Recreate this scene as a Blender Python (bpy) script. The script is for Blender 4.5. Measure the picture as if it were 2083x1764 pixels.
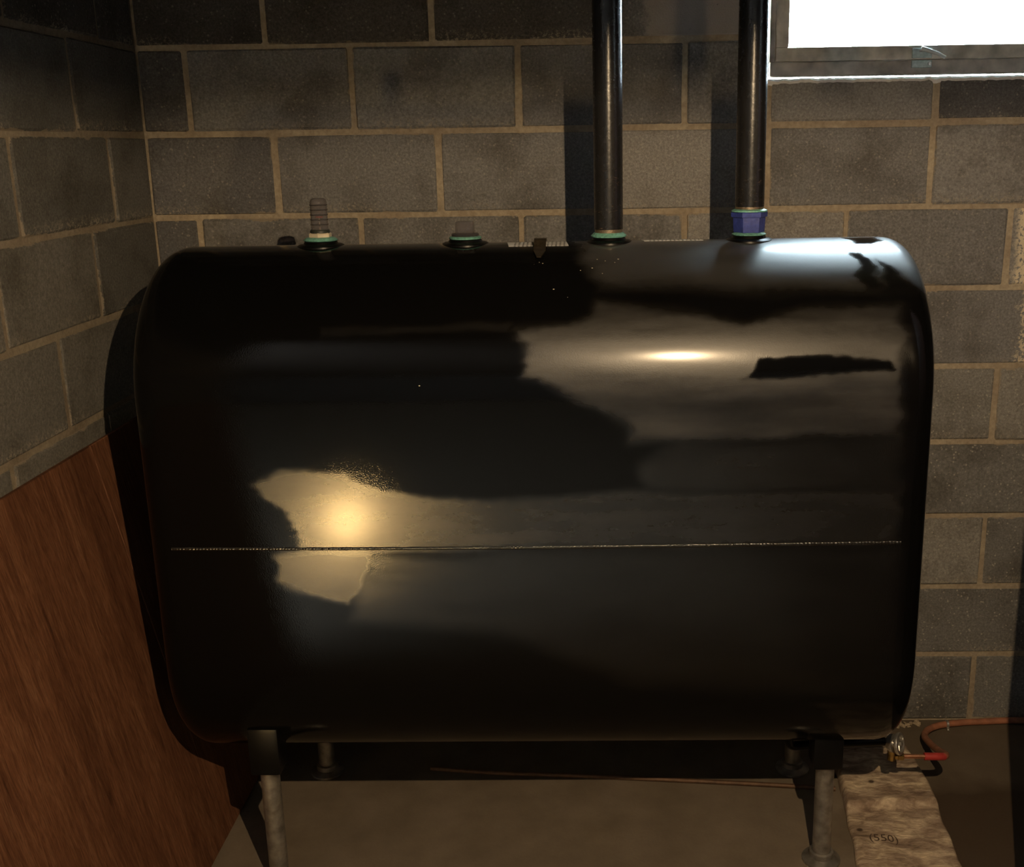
import bpy, bmesh, math, random
import numpy as np
from mathutils import Vector, Matrix, noise

S = bpy.context.scene
for o in list(bpy.data.objects):
    bpy.data.objects.remove(o)
random.seed(4)
PI = math.pi

# ------------------------------------------------------------------ camera
cam = bpy.data.cameras.new('camera')
camo = bpy.data.objects.new('camera', cam)
S.collection.objects.link(camo)
CAM = Vector((0.9946, -2.7323, 1.5929))
M3 = Matrix(((0.99978, 0.01447, -0.01537), (0.0113, 0.24570, 0.96928), (-0.0178, 0.96924, -0.24548)))
right = Vector(M3[0]).normalized()
fwd = Vector(M3[2]).normalized()
up = right.cross(fwd).normalized()
right = fwd.cross(up).normalized()
RM = Matrix((right, up, -fwd)).transposed()
camo.matrix_world = Matrix.Translation(CAM) @ RM.to_4x4()
cam.sensor_width = 36.0
cam.sensor_fit = 'HORIZONTAL'
cam.lens = 2185.73 / 2083 * 36
cam.shift_x = -132.28 / 2083
cam.shift_y = (842.40 - 882) / 2083
cam.clip_start = 0.05
S.camera = camo

# ------------------------------------------------------------------ world, light, exposure
W = bpy.data.worlds.new('overcast_sky')
S.world = W
W.use_nodes = True
wn = W.node_tree
wn.nodes['Background'].inputs[0].default_value = (0.72, 0.87, 1.0, 1)
wn.nodes['Background'].inputs[1].default_value = 200.0
S.view_settings.view_transform = 'Standard'
S.view_settings.look = 'None'
S.view_settings.exposure = 0.0
S.view_settings.gamma = 1.0
S.view_settings.use_curve_mapping = False

LAMP = Vector((1.30, -2.45, 1.99))
def point_lamp(name, loc, watts, col, rad):
    l = bpy.data.lights.new(name, 'POINT')
    l.energy = watts
    l.color = col
    l.shadow_soft_size = rad
    o = bpy.data.objects.new(name, l)
    S.collection.objects.link(o)
    o.location = loc
    return o
bulb_light = point_lamp('ceiling_bulb_light', LAMP, 116, (1.0, 0.72, 0.42), 0.0085)

# window portal: only tells Cycles where the sky comes in
pl = bpy.data.lights.new('window_portal', 'AREA')
pl.shape = 'RECTANGLE'; pl.size = 0.88; pl.size_y = 0.45
pl.cycles.is_portal = True
po = bpy.data.objects.new('window_portal', pl)
S.collection.objects.link(po)
po.location = (1.845, 0.21, 1.95)
po.rotation_euler = (-PI / 2, 0, 0)

# ------------------------------------------------------------------ materials
def newmat(name):
    m = bpy.data.materials.new(name)
    m.use_nodes = True
    nt = m.node_tree
    return m, nt, nt.nodes['Principled BSDF']
def nd(nt, typ, **kw):
    n = nt.nodes.new(typ)
    for k, v in kw.items():
        setattr(n, k, v)
    return n
def setin(n, **kw):
    for k, v in kw.items():
        n.inputs[k.replace('_', ' ')].default_value = v
def ramp(nt, src, stops, mode='LINEAR'):
    r = nd(nt, 'ShaderNodeValToRGB')
    r.color_ramp.interpolation = mode
    el = r.color_ramp.elements
    while len(el) < len(stops):
        el.new(0.5)
    for e, (p, c) in zip(el, stops):
        e.position = p
        e.color = c if len(c) == 4 else (*c, 1)
    nt.links.new(src, r.inputs[0])
    return r
def mix(nt, fac, a, b, blend='MIX'):
    n = nd(nt, 'ShaderNodeMix', data_type='RGBA', blend_type=blend)
    for sock, v in ((n.inputs[0], fac), (n.inputs[6], a), (n.inputs[7], b)):
        if isinstance(v, bpy.types.NodeSocket):
            nt.links.new(v, sock)
        elif isinstance(v, (int, float)):
            sock.default_value = v
        else:
            sock.default_value = (*v, 1) if len(v) == 3 else v
    return n.outputs[2]
def math_(nt, op, a, b=0.0, c=None, clamp=False):
    n = nd(nt, 'ShaderNodeMath', operation=op, use_clamp=clamp)
    for i, v in enumerate((a, b) if c is None else (a, b, c)):
        if isinstance(v, bpy.types.NodeSocket):
            nt.links.new(v, n.inputs[i])
        else:
            n.inputs[i].default_value = v
    return n.outputs[0]
def tex(nt, kind, vec, **kw):
    n = nd(nt, kind)
    if vec is not None:
        nt.links.new(vec, n.inputs['Vector'])
    for k, v in kw.items():
        k2 = k.replace('_', ' ')
        if k2 in [i.name for i in n.inputs]:
            n.inputs[k2].default_value = v
        else:
            setattr(n, k, v)
    return n
def bump(nt, bsdf, height, strength, dist=0.005):
    b = nd(nt, 'ShaderNodeBump')
    b.inputs['Strength'].default_value = strength
    b.inputs['Distance'].default_value = dist
    nt.links.new(height, b.inputs['Height'])
    nt.links.new(b.outputs[0], bsdf.inputs['Normal'])
    return b
def simple(name, col, rough=0.5, metal=0.0, noise_amt=0.25, scale=60, bump_s=0.0, spec=0.5):
    m, nt, b = newmat(name)
    g = nd(nt, 'ShaderNodeNewGeometry')
    n = tex(nt, 'ShaderNodeTexNoise', g.outputs['Position'], Scale=scale, Detail=4)
    d = tuple(max(0, c * (1 - noise_amt)) for c in col)
    l = tuple(min(1, c * (1 + noise_amt)) for c in col)
    r = ramp(nt, n.outputs[0], [(0.3, d), (0.7, l)])
    nt.links.new(r.outputs[0], b.inputs['Base Color'])
    setin(b, Roughness=rough, Metallic=metal)
    b.inputs['Specular IOR Level'].default_value = spec
    if bump_s:
        bump(nt, b, n.outputs[0], bump_s, 0.002)
    return m

def block_material(name, tint=(1, 1, 1), pale=None, speck=0.5):
    """concrete masonry: coarse aggregate grain, pale specks, soft stains, crusty lower edges"""
    m, nt, b = newmat(name)
    g = nd(nt, 'ShaderNodeNewGeometry')
    P = g.outputs['Position']
    oi = nd(nt, 'ShaderNodeObjectInfo')
    tc = nd(nt, 'ShaderNodeTexCoord')
    fine = tex(nt, 'ShaderNodeTexNoise', P, Scale=170, Detail=6, Roughness=0.75)
    big = tex(nt, 'ShaderNodeTexNoise', P, Scale=5.5, Detail=4, Roughness=0.6)
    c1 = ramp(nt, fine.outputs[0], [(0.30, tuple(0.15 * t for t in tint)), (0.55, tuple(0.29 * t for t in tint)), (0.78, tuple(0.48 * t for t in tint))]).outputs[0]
    st = ramp(nt, big.outputs[0], [(0.33, (0.62, 0.60, 0.57)), (0.52, (1, 1, 1)), (0.75, (1.0, 1.0, 1.0))]).outputs[0]
    c2 = mix(nt, 1.0, c1, st, 'MULTIPLY')
    rnd = ramp(nt, oi.outputs['Random'], [(0.0, (0.82, 0.81, 0.80)), (0.5, (0.95, 0.95, 0.95)), (1.0, (1.22, 1.18, 1.12))]).outputs[0]
    c3 = mix(nt, 1.0, c2, rnd, 'MULTIPLY')
    vo = tex(nt, 'ShaderNodeTexVoronoi', P, Scale=95, Randomness=1.0)
    sp = ramp(nt, vo.outputs['Distance'], [(0.14, (1, 1, 1)), (0.30, (0, 0, 0))]).outputs[0]
    sel = ramp(nt, tex(nt, 'ShaderNodeTexNoise', P, Scale=41, Detail=2).outputs[0], [(0.48, (0, 0, 0)), (0.56, (1, 1, 1))]).outputs[0]
    spm = math_(nt, 'MULTIPLY', math_(nt, 'MULTIPLY', sp, sel), speck)
    c4 = mix(nt, spm, c3, (0.46, 0.43, 0.37))
    # crust of lime along the lower edge of each block
    sx = nd(nt, 'ShaderNodeSeparateXYZ')
    nt.links.new(tc.outputs['Generated'], sx.inputs[0])
    lowe = ramp(nt, sx.outputs[2], [(0.02, (1, 1, 1)), (0.16, (0, 0, 0))]).outputs[0]
    cn = ramp(nt, tex(nt, 'ShaderNodeTexNoise', P, Scale=120, Detail=5, Roughness=0.8).outputs[0], [(0.50, (0, 0, 0)), (0.60, (1, 1, 1))]).outputs[0]
    cn2 = ramp(nt, tex(nt, 'ShaderNodeTexNoise', P, Scale=4, Detail=2).outputs[0], [(0.42, (0, 0, 0)), (0.58, (1, 1, 1))]).outputs[0]
    cm = math_(nt, 'MULTIPLY', math_(nt, 'MULTIPLY', lowe, cn), cn2)
    c5 = mix(nt, cm, c4, (0.42, 0.37, 0.29))
    # mortar smeared over the arrises, so the joints look ragged
    def edge(sock, k):
        return math_(nt, 'MULTIPLY', math_(nt, 'MINIMUM', sock, math_(nt, 'SUBTRACT', 1.0, sock)), k)
    d_ = math_(nt, 'MINIMUM', edge(sx.outputs[0], 0.40), edge(sx.outputs[2], 0.19))
    rn = tex(nt, 'ShaderNodeTexNoise', P, Scale=48, Detail=6, Roughness=0.75)
    rn2 = tex(nt, 'ShaderNodeTexNoise', P, Scale=9, Detail=2)
    lim = math_(nt, 'MULTIPLY_ADD', math_(nt, 'SUBTRACT', rn.outputs[0], 0.5), 0.022, math_(nt, 'MULTIPLY', math_(nt, 'SUBTRACT', rn2.outputs[0], 0.40), 0.022))
    sm = math_(nt, 'MULTIPLY', math_(nt, 'SUBTRACT', lim, d_), 600.0, clamp=True)
    mk = sum(tint) / 3
    c5 = mix(nt, math_(nt, 'MULTIPLY', sm, 0.8), c5, (0.40 * mk ** .4, 0.335 * mk ** .4, 0.25 * mk ** .4))
    out = c5
    if pale is not None:
        # paint or parging left on part of the block: pale=(axis, edge, soft, sign, colour, hole_threshold)
        ax, edge, soft, sgn, colr, hole = pale
        px = nd(nt, 'ShaderNodeSeparateXYZ')
        nt.links.new(P, px.inputs[0])
        dn = tex(nt, 'ShaderNodeTexNoise', P, Scale=22, Detail=6, Roughness=0.7)
        v = math_(nt, 'ADD', px.outputs[ax], math_(nt, 'MULTIPLY', math_(nt, 'SUBTRACT', dn.outputs[0], 0.5), soft))
        v = math_(nt, 'MULTIPLY', math_(nt, 'SUBTRACT', v, edge), sgn * 60.0, clamp=True)
        hn = ramp(nt, tex(nt, 'ShaderNodeTexNoise', P, Scale=110, Detail=3).outputs[0], [(hole - 0.03, (0, 0, 0)), (hole + 0.03, (1, 1, 1))]).outputs[0]
        out = mix(nt, math_(nt, 'MULTIPLY', v, hn), c5, colr)
    nt.links.new(out, b.inputs['Base Color'])
    setin(b, Roughness=0.93)
    b.inputs['Specular IOR Level'].default_value = 0.25
    bump(nt, b, fine.outputs[0], 0.9, 0.004)
    return m

def mortar_material(name='mortar', k=1.0):
    m, nt, b = newmat(name)
    g = nd(nt, 'ShaderNodeNewGeometry')
    P = g.outputs['Position']
    n = tex(nt, 'ShaderNodeTexNoise', P, Scale=90, Detail=6, Roughness=0.7)
    bg = tex(nt, 'ShaderNodeTexNoise', P, Scale=7, Detail=3)
    c = ramp(nt, n.outputs[0], [(0.3, (0.31, 0.265, 0.205)), (0.7, (0.50, 0.43, 0.335))]).outputs[0]
    c = mix(nt, 1.0, c, ramp(nt, bg.outputs[0], [(0.3, (0.75 * k, 0.70 * k, 0.66 * k)), (0.65, (1.05 * k, 1.05 * k, 1.0 * k))]).outputs[0], 'MULTIPLY')
    nt.links.new(c, b.inputs['Base Color'])
    setin(b, Roughness=0.95)
    b.inputs['Specular IOR Level'].default_value = 0.2
    bump(nt, b, n.outputs[0], 0.8, 0.004)
    return m

def floor_material():
    m, nt, b = newmat('basement_concrete')
    g = nd(nt, 'ShaderNodeNewGeometry')
    P = g.outputs['Position']
    sx = nd(nt, 'ShaderNodeSeparateXYZ'); nt.links.new(P, sx.inputs[0])
    n = tex(nt, 'ShaderNodeTexNoise', P, Scale=9, Detail=6, Roughness=0.6)
    f = tex(nt, 'ShaderNodeTexNoise', P, Scale=140, Detail=3)
    c = ramp(nt, n.outputs[0], [(0.3, (0.155, 0.125, 0.09)), (0.7, (0.215, 0.175, 0.13))]).outputs[0]
    # oil soaked concrete to the right of the absorbent pad
    wob = math_(nt, 'MULTIPLY', math_(nt, 'SUBTRACT', tex(nt, 'ShaderNodeTexNoise', P, Scale=5, Detail=4).outputs[0], 0.5), 0.5)
    oil = math_(nt, 'MULTIPLY', math_(nt, 'SUBTRACT', math_(nt, 'ADD', sx.outputs[0], wob), 1.58), 6.0, clamp=True)
    back = math_(nt, 'MULTIPLY', math_(nt, 'ADD', math_(nt, 'ADD', sx.outputs[1], math_(nt, 'MULTIPLY', wob, 0.4)), 0.27), -14.0, clamp=True)
    oil2 = math_(nt, 'MULTIPLY', oil, math_(nt, 'MULTIPLY_ADD', back, 0.55, 0.4))
    c = mix(nt, oil2, c, (0.052, 0.034, 0.02))
    c = mix(nt, math_(nt, 'MULTIPLY', f.outputs[0], 0.22), c, (0.10, 0.08, 0.06))
    nt.links.new(c, b.inputs['Base Color'])
    setin(b, Roughness=0.8)
    b.inputs['Specular IOR Level'].default_value = 0.25
    bump(nt, b, f.outputs[0], 0.25, 0.002)
    return m

def plywood_material():
    m, nt, b = newmat('weathered_plywood')
    tc = nd(nt, 'ShaderNodeTexCoord')
    mp = nd(nt, 'ShaderNodeMapping')
    mp.inputs['Scale'].default_value = (1, 16, 1.6)
    nt.links.new(tc.outputs['Object'], mp.inputs[0])
    n = tex(nt, 'ShaderNodeTexNoise', mp.outputs[0], Scale=4.5, Detail=8, Roughness=0.65, Distortion=1.2)
    mp2 = nd(nt, 'ShaderNodeMapping')
    mp2.inputs['Scale'].default_value = (1, 3.0, 0.8)
    nt.links.new(tc.outputs['Object'], mp2.inputs[0])
    big = tex(nt, 'ShaderNodeTexNoise', mp2.outputs[0], Scale=3.2, Detail=3, Distortion=0.8)
    grain = tex(nt, 'ShaderNodeTexNoise', mp.outputs[0], Scale=26, Detail=4)
    c = ramp(nt, n.outputs[0], [(0.28, (0.085, 0.034, 0.017)), (0.5, (0.155, 0.066, 0.035)), (0.72, (0.21, 0.105, 0.06))]).outputs[0]
    c = mix(nt, 1.0, c, ramp(nt, big.outputs[0], [(0.3, (0.72, 0.66, 0.6)), (0.62, (1.1, 1.08, 1.0))]).outputs[0], 'MULTIPLY')
    c = mix(nt, 1.0, c, ramp(nt, grain.outputs[0], [(0.35, (0.72, 0.7, 0.68)), (0.6, (1.08, 1.08, 1.08))]).outputs[0], 'MULTIPLY')
    nt.links.new(c, b.inputs['Base Color'])
    setin(b, Roughness=0.75)
    b.inputs['Specular IOR Level'].default_value = 0.25
    bump(nt, b, n.outputs[0], 0.35, 0.003)
    return m

def tank_material():
    """black enamel; the 'film' attribute is where dried oil film and overspray dull the gloss"""
    m, nt, b = newmat('black_tank_enamel')
    at = nd(nt, 'ShaderNodeAttribute', attribute_name='film')
    g = nd(nt, 'ShaderNodeNewGeometry')
    P = g.outputs['Position']
    mp = nd(nt, 'ShaderNodeMapping'); mp.inputs['Scale'].default_value = (1, 2.2, 2.2)
    nt.links.new(P, mp.inputs[0])
    fine = tex(nt, 'ShaderNodeTexNoise', mp.outputs[0], Scale=52, Detail=6, Roughness=0.75)
    a_ = at.outputs['Fac']
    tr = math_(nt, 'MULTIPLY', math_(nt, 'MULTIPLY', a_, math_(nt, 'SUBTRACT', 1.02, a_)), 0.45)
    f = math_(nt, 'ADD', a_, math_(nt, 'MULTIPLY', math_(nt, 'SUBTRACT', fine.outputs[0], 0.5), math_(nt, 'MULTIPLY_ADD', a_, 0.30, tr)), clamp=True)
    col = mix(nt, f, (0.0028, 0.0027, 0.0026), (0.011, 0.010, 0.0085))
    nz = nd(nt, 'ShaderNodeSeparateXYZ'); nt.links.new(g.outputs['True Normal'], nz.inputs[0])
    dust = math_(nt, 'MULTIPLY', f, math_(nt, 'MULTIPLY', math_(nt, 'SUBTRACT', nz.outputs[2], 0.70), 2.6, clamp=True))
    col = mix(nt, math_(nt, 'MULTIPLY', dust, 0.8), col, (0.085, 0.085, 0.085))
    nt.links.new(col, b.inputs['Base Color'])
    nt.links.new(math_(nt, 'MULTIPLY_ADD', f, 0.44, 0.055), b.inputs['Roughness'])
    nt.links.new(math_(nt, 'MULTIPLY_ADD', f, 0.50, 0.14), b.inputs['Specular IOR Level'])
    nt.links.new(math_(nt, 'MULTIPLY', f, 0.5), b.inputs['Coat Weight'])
    b.inputs['Coat Roughness'].default_value = 0.155
    peel = tex(nt, 'ShaderNodeTexNoise', P, Scale=420, Detail=2)
    bump(nt, b, peel.outputs[0], 0.10, 0.001)
    return m

def pipe_material():
    m, nt, b = newmat('black_iron_pipe')
    g = nd(nt, 'ShaderNodeNewGeometry')
    P = g.outputs['Position']
    sx = nd(nt, 'ShaderNodeSeparateXYZ'); nt.links.new(P, sx.inputs[0])
    mp = nd(nt, 'ShaderNodeMapping'); mp.inputs['Scale'].default_value = (1, 1, 6)
    nt.links.new(P, mp.inputs[0])
    n = tex(nt, 'ShaderNodeTexNoise', P, Scale=110, Detail=4)
    sc = tex(nt, 'ShaderNodeTexNoise', mp.outputs[0], Scale=34, Detail=5, Roughness=0.75, Distortion=1.5)
    low = math_(nt, 'MULTIPLY', math_(nt, 'SUBTRACT', 1.56, sx.outputs[2]), 9.0, clamp=True)
    scm = math_(nt, 'MULTIPLY', ramp(nt, sc.outputs[0], [(0.62, (0, 0, 0)), (0.67, (1, 1, 1))]).outputs[0], low)
    col = mix(nt, scm, (0.012, 0.012, 0.013), (0.20, 0.14, 0.09))
    nt.links.new(col, b.inputs['Base Color'])
    setin(b, Roughness=0.27)
    nt.links.new(math_(nt, 'MULTIPLY_ADD', n.outputs[0], 0.12, 0.20), b.inputs['Roughness'])
    b.inputs['Specular IOR Level'].default_value = 0.55
    bump(nt, b, n.outputs[0], 0.22, 0.0012)
    return m

def glass_material():
    m, nt, b = newmat('window_glass')
    nt.nodes.remove(b)
    out = [n for n in nt.nodes if n.type == 'OUTPUT_MATERIAL'][0]
    t = nd(nt, 'ShaderNodeBsdfTransparent'); t.inputs[0].default_value = (0.93, 0.96, 0.95, 1)
    gl = nd(nt, 'ShaderNodeBsdfGlossy'); gl.inputs['Roughness'].default_value = 0.02
    fr = nd(nt, 'ShaderNodeFresnel'); fr.inputs[0].default_value = 1.45
    mx = nd(nt, 'ShaderNodeMixShader')
    nt.links.new(fr.outputs[0], mx.inputs[0]); nt.links.new(t.outputs[0], mx.inputs[1]); nt.links.new(gl.outputs[0], mx.inputs[2])
    nt.links.new(mx.outputs[0], out.inputs[0])
    return m
def clear_plastic(name, tint, fac=0.75, rough=0.08):
    m, nt, b = newmat(name)
    out = [n for n in nt.nodes if n.type == 'OUTPUT_MATERIAL'][0]
    setin(b, Roughness=rough)
    b.inputs['Base Color'].default_value = (*[c * 0.25 for c in tint], 1)
    t = nd(nt, 'ShaderNodeBsdfTransparent'); t.inputs[0].default_value = (*tint, 1)
    lw = nd(nt, 'ShaderNodeLayerWeight'); lw.inputs[0].default_value = 0.35
    f = math_(nt, 'MULTIPLY_ADD', lw.outputs['Facing'], 0.75, 1 - fac, clamp=True)
    mx = nd(nt, 'ShaderNodeMixShader')
    nt.links.new(f, mx.inputs[0]); nt.links.new(t.outputs[0], mx.inputs[1]); nt.links.new(b.outputs[0], mx.inputs[2])
    nt.links.new(mx.outputs[0], out.inputs[0])
    return m
def emit(name, col, st):
    m, nt, b = newmat(name)
    b.inputs['Emission Color'].default_value = (*col, 1)
    b.inputs['Emission Strength'].default_value = st
    return m
def sticker_material():
    m, nt, b = newmat('printed_sticker')
    tc = nd(nt, 'ShaderNodeTexCoord')
    sx = nd(nt, 'ShaderNodeSeparateXYZ'); nt.links.new(tc.outputs['Object'], sx.inputs[0])
    row = math_(nt, 'FRACT', math_(nt, 'MULTIPLY', sx.outputs[0], 118.0))
    rowm = math_(nt, 'LESS_THAN', row, 0.42)
    nb = tex(nt, 'ShaderNodeTexNoise', tc.outputs['Object'], Scale=330, Detail=1)
    ink = math_(nt, 'MULTIPLY', rowm, math_(nt, 'GREATER_THAN', nb.outputs[0], 0.42))
    edge = math_(nt, 'LESS_THAN', math_(nt, 'ABSOLUTE', sx.outputs[0]), 0.055)
    c = mix(nt, math_(nt, 'MULTIPLY', ink, math_(nt, 'MULTIPLY', edge, 0.75)), (0.62, 0.62, 0.62), (0.06, 0.06, 0.07))
    nt.links.new(c, b.inputs['Base Color'])
    setin(b, Roughness=0.5)
    return m
def pad_material():
    m, nt, b = newmat('oil_stained_absorbent')
    g = nd(nt, 'ShaderNodeNewGeometry'); P = g.outputs['Position']
    mp = nd(nt, 'ShaderNodeMapping'); mp.inputs['Scale'].default_value = (1, 2.4, 1); mp.inputs['Rotation'].default_value = (0, 0, 0.25)
    nt.links.new(P, mp.inputs[0])
    n = tex(nt, 'ShaderNodeTexNoise', mp.outputs[0], Scale=11, Detail=7, Roughness=0.62, Distortion=0.7)
    w = tex(nt, 'ShaderNodeTexNoise', mp.outputs[0], Scale=34, Detail=5, Roughness=0.6, Distortion=1.0)
    c = ramp(nt, n.outputs[0], [(0.32, (0.20, 0.14, 0.10)), (0.48, (0.38, 0.29, 0.21)), (0.66, (0.68, 0.56, 0.40))]).outputs[0]
    c = mix(nt, 1.0, c, ramp(nt, w.outputs[0], [(0.32, (0.62, 0.58, 0.55)), (0.6, (1.1, 1.1, 1.1))]).outputs[0], 'MULTIPLY')
    spot = tex(nt, 'ShaderNodeTexVoronoi', P, Scale=13)
    c = mix(nt, ramp(nt, spot.outputs['Distance'], [(0.06, (1, 1, 1)), (0.12, (0, 0, 0))]).outputs[0], c, (0.07, 0.045, 0.03))
    nt.links.new(c, b.inputs['Base Color'])
    setin(b, Roughness=0.95)
    bump(nt, b, w.outputs[0], 0.6, 0.006)
    return m

M = {}
M['block'] = block_material('grey_concrete_block')
M['block_dark'] = block_material('dark_concrete_block', (0.60, 0.60, 0.62), speck=0.4)
M['block_shade'] = block_material('shade_tinted_block', (0.36, 0.34, 0.32), speck=0.3)  # top courses: shade above the lamp's cutoff, put into the block tint
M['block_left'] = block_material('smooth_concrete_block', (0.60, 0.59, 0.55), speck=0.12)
M['block_speck'] = block_material('speckled_concrete_block', (0.95, 0.95, 0.92), speck=0.95)
M['block_cream'] = block_material('cream_painted_block', pale=(0, 2.045, 0.05, 1, (0.78, 0.69, 0.52), 0.44))
M['block_cream2'] = block_material('cream_spattered_block', pale=(0, 2.07, 0.12, 1, (0.70, 0.61, 0.46), 0.50))
M['block_parged'] = block_material('parged_block', pale=(0, 1.115, 0.10, 1, (0.40, 0.37, 0.35), 0.30))
M['mortar'] = mortar_material()
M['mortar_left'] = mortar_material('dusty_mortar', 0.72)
M['lime'] = simple('white_lime_wash', (0.80, 0.80, 0.78), 0.9, 0, 0.08, 120, 0.5)
M['floor'] = floor_material()
M['ply'] = plywood_material()
M['tank'] = tank_material()
M['enamel'] = simple('black_enamel', (0.003, 0.003, 0.003), 0.36, 0, 0.2, 60, 0.0, 0.22)
M['weld'] = simple('black_weld_bead', (0.010, 0.0095, 0.009), 0.22, 0, 0.3, 200, 0.0, 0.8)
M['pipe'] = pipe_material()
M['thread'] = simple('bare_pipe_thread', (0.35, 0.27, 0.19), 0.35, 0.8, 0.3, 300, 0.3)
M['teal'] = simple('teal_pipe_sealant', (0.16, 0.40, 0.33), 0.5, 0, 0.35, 160, 0.6)
M['blue'] = simple('blue_painted_iron', (0.035, 0.055, 0.28), 0.38, 0, 0.25, 120, 0.3)
M['galv'] = simple('galvanised_steel', (0.32, 0.30, 0.27), 0.42, 0.75, 0.35, 45, 0.15)
M['alu'] = simple('cast_aluminium', (0.62, 0.60, 0.56), 0.35, 0.9, 0.15, 150, 0.2)
M['brass'] = simple('brass', (0.62, 0.45, 0.18), 0.25, 1.0, 0.12, 100)
M['copper'] = simple('copper_tube', (0.62, 0.30, 0.17), 0.33, 0.9, 0.2, 60)
M['tarnish'] = simple('tarnished_copper', (0.13, 0.075, 0.045), 0.6, 0.4, 0.3, 60)
M['coat'] = simple('orange_plastic_coating', (0.36, 0.15, 0.085), 0.45, 0, 0.25, 50)
M['red'] = simple('red_plastic_sleeve', (0.38, 0.04, 0.035), 0.4, 0, 0.15, 80)
M['cream'] = simple('cream_plastic', (0.62, 0.54, 0.40), 0.45, 0, 0.1)
M['vial'] = clear_plastic('clear_grey_plastic', (0.66, 0.63, 0.66), 0.62)
M['vialring'] = clear_plastic('smoky_ring', (0.32, 0.30, 0.33), 0.55)
M['redfloat'] = simple('red_float', (0.55, 0.04, 0.03), 0.4, 0, 0.1)
M['wood'] = simple('weathered_window_wood', (0.60, 0.54, 0.46), 0.75, 0, 0.35, 24, 0.3)
M['woodsill'] = simple('dirty_window_sill_wood', (0.48, 0.42, 0.37), 0.75, 0, 0.45, 18, 0.4)
M['latch'] = simple('painted_latch_metal', (0.42, 0.48, 0.45), 0.4, 0.3, 0.2, 150)
M['leverw'] = simple('pale_lever_metal', (0.75, 0.78, 0.77), 0.35, 0.2, 0.1)
M['glass'] = glass_material()
M['sticker'] = sticker_material()
M['ink'] = simple('brown_ink', (0.07, 0.045, 0.03), 0.9)
M['pad'] = pad_material()
M['shade'] = simple('dark_enamel_shade', (0.02, 0.025, 0.02), 0.5)
M['ceil'] = simple('old_floor_boards', (0.05, 0.035, 0.025), 0.8)
M['paintwall'] = simple('dark_stone_wall', (0.022, 0.020, 0.018), 0.9)
M['jacket'] = simple('dark_boiler_jacket', (0.05, 0.02, 0.016), 0.5, 0, 0.3)
M['rubble'] = simple('crumbled_mortar', (0.36, 0.29, 0.20), 0.95, 0, 0.3, 90, 0.6)
M['soil'] = simple('lawn_soil', (0.09, 0.11, 0.05), 0.95)
M['globe'] = emit('warm_lamp_globe', (1.0, 0.64, 0.24), 240.0)

# ------------------------------------------------------------------ mesh helpers
def link(o, parent=None):
    S.collection.objects.link(o)
    if parent is not None:
        o.parent = parent
    return o
def from_bm(name, bm, mat, parent=None, smooth=True, angle=40):
    me = bpy.data.meshes.new(name)
    bmesh.ops.recalc_face_normals(bm, faces=bm.faces)
    bm.to_mesh(me); bm.free()
    me.materials.append(mat)
    if smooth:
        for p in me.polygons: p.use_smooth = True
        me.set_sharp_from_angle(angle=math.radians(angle))
    o = bpy.data.objects.new(name, me)
    return link(o, parent)
def thing(name, label, cat, loc=(0, 0, 0), group=None):
    o = bpy.data.objects.new(name, None)
    o.empty_display_size = 0.05
    o.location = loc
    o['label'] = label; o['category'] = cat
    if group: o['group'] = group
    return link(o)
def tag(o, label, cat, group=None):
    o['label'] = label; o['category'] = cat
    if group: o['group'] = group
    return o
def struct(o):
    o['kind'] = 'structure'
    return o
def box_bm(bm, lo, hi, bev=0.0, seg=2):
    r = bmesh.ops.create_cube(bm, size=1.0)
    vs = r['verts']
    for v in vs:
        v.co = Vector([lo[i] + (v.co[i] + 0.5) * (hi[i] - lo[i]) for i in range(3)])
    if bev > 0:
        es = list({e for v in vs for e in v.link_edges})
        bmesh.ops.bevel(bm, geom=es, offset=bev, segments=seg, affect='EDGES', profile=0.6)
def box(name, lo, hi, mat, parent=None, bev=0.0, seg=2):
    bm = bmesh.new(); box_bm(bm, lo, hi, bev, seg)
    return from_bm(name, bm, mat, parent)
def lathe_bm(bm, prof, centre=(0, 0, 0), axis='Z', n=32, flat=None):
    """prof: list of (r, t); axis letter; flat=k gives k flats (hexagon etc.)"""
    c = Vector(centre)
    n = flat or n
    rings = []
    for r, t in prof:
        ring = []
        for i in range(n):
            a = 2 * PI * i / n + (PI / n if flat else 0)
            u, w = r * math.cos(a), r * math.sin(a)
            p = {'Z': (u, w, t), 'X': (t, u, w), 'Y': (u, t, w)}[axis]
            ring.append(bm.verts.new(c + Vector(p)))
        rings.append(ring)
    for a, b in zip(rings, rings[1:]):
        for i in range(n):
            j = (i + 1) % n
            bm.faces.new((a[i], a[j], b[j], b[i]))
    if prof[0][0] > 1e-5: bm.faces.new(rings[0][::-1])
    if prof[-1][0] > 1e-5: bm.faces.new(rings[-1])
    if prof[0][0] <= 1e-5 or prof[-1][0] <= 1e-5:
        bmesh.ops.remove_doubles(bm, verts=bm.verts, dist=1e-6)
def lathe(name, prof, centre, mat, parent=None, axis='Z', n=32, flat=None, angle=40):
    bm = bmesh.new(); lathe_bm(bm, prof, centre, axis, n, flat)
    return from_bm(name, bm, mat, parent, angle=angle)
def catmull(pts, k=10):
    P = [Vector(p) for p in pts]
    P = [2 * P[0] - P[1]] + P + [2 * P[-1] - P[-2]]
    out = []
    for i in range(1, len(P) - 2):
        for j in range(k):
            t = j / k
            a, b, c, d = P[i - 1], P[i], P[i + 1], P[i + 2]
            out.append(0.5 * ((2 * b) + (c - a) * t + (2 * a - 5 * b + 4 * c - d) * t * t + (3 * b - a - 3 * c + d) * t ** 3))
    out.append(P[-2])
    return out
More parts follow.
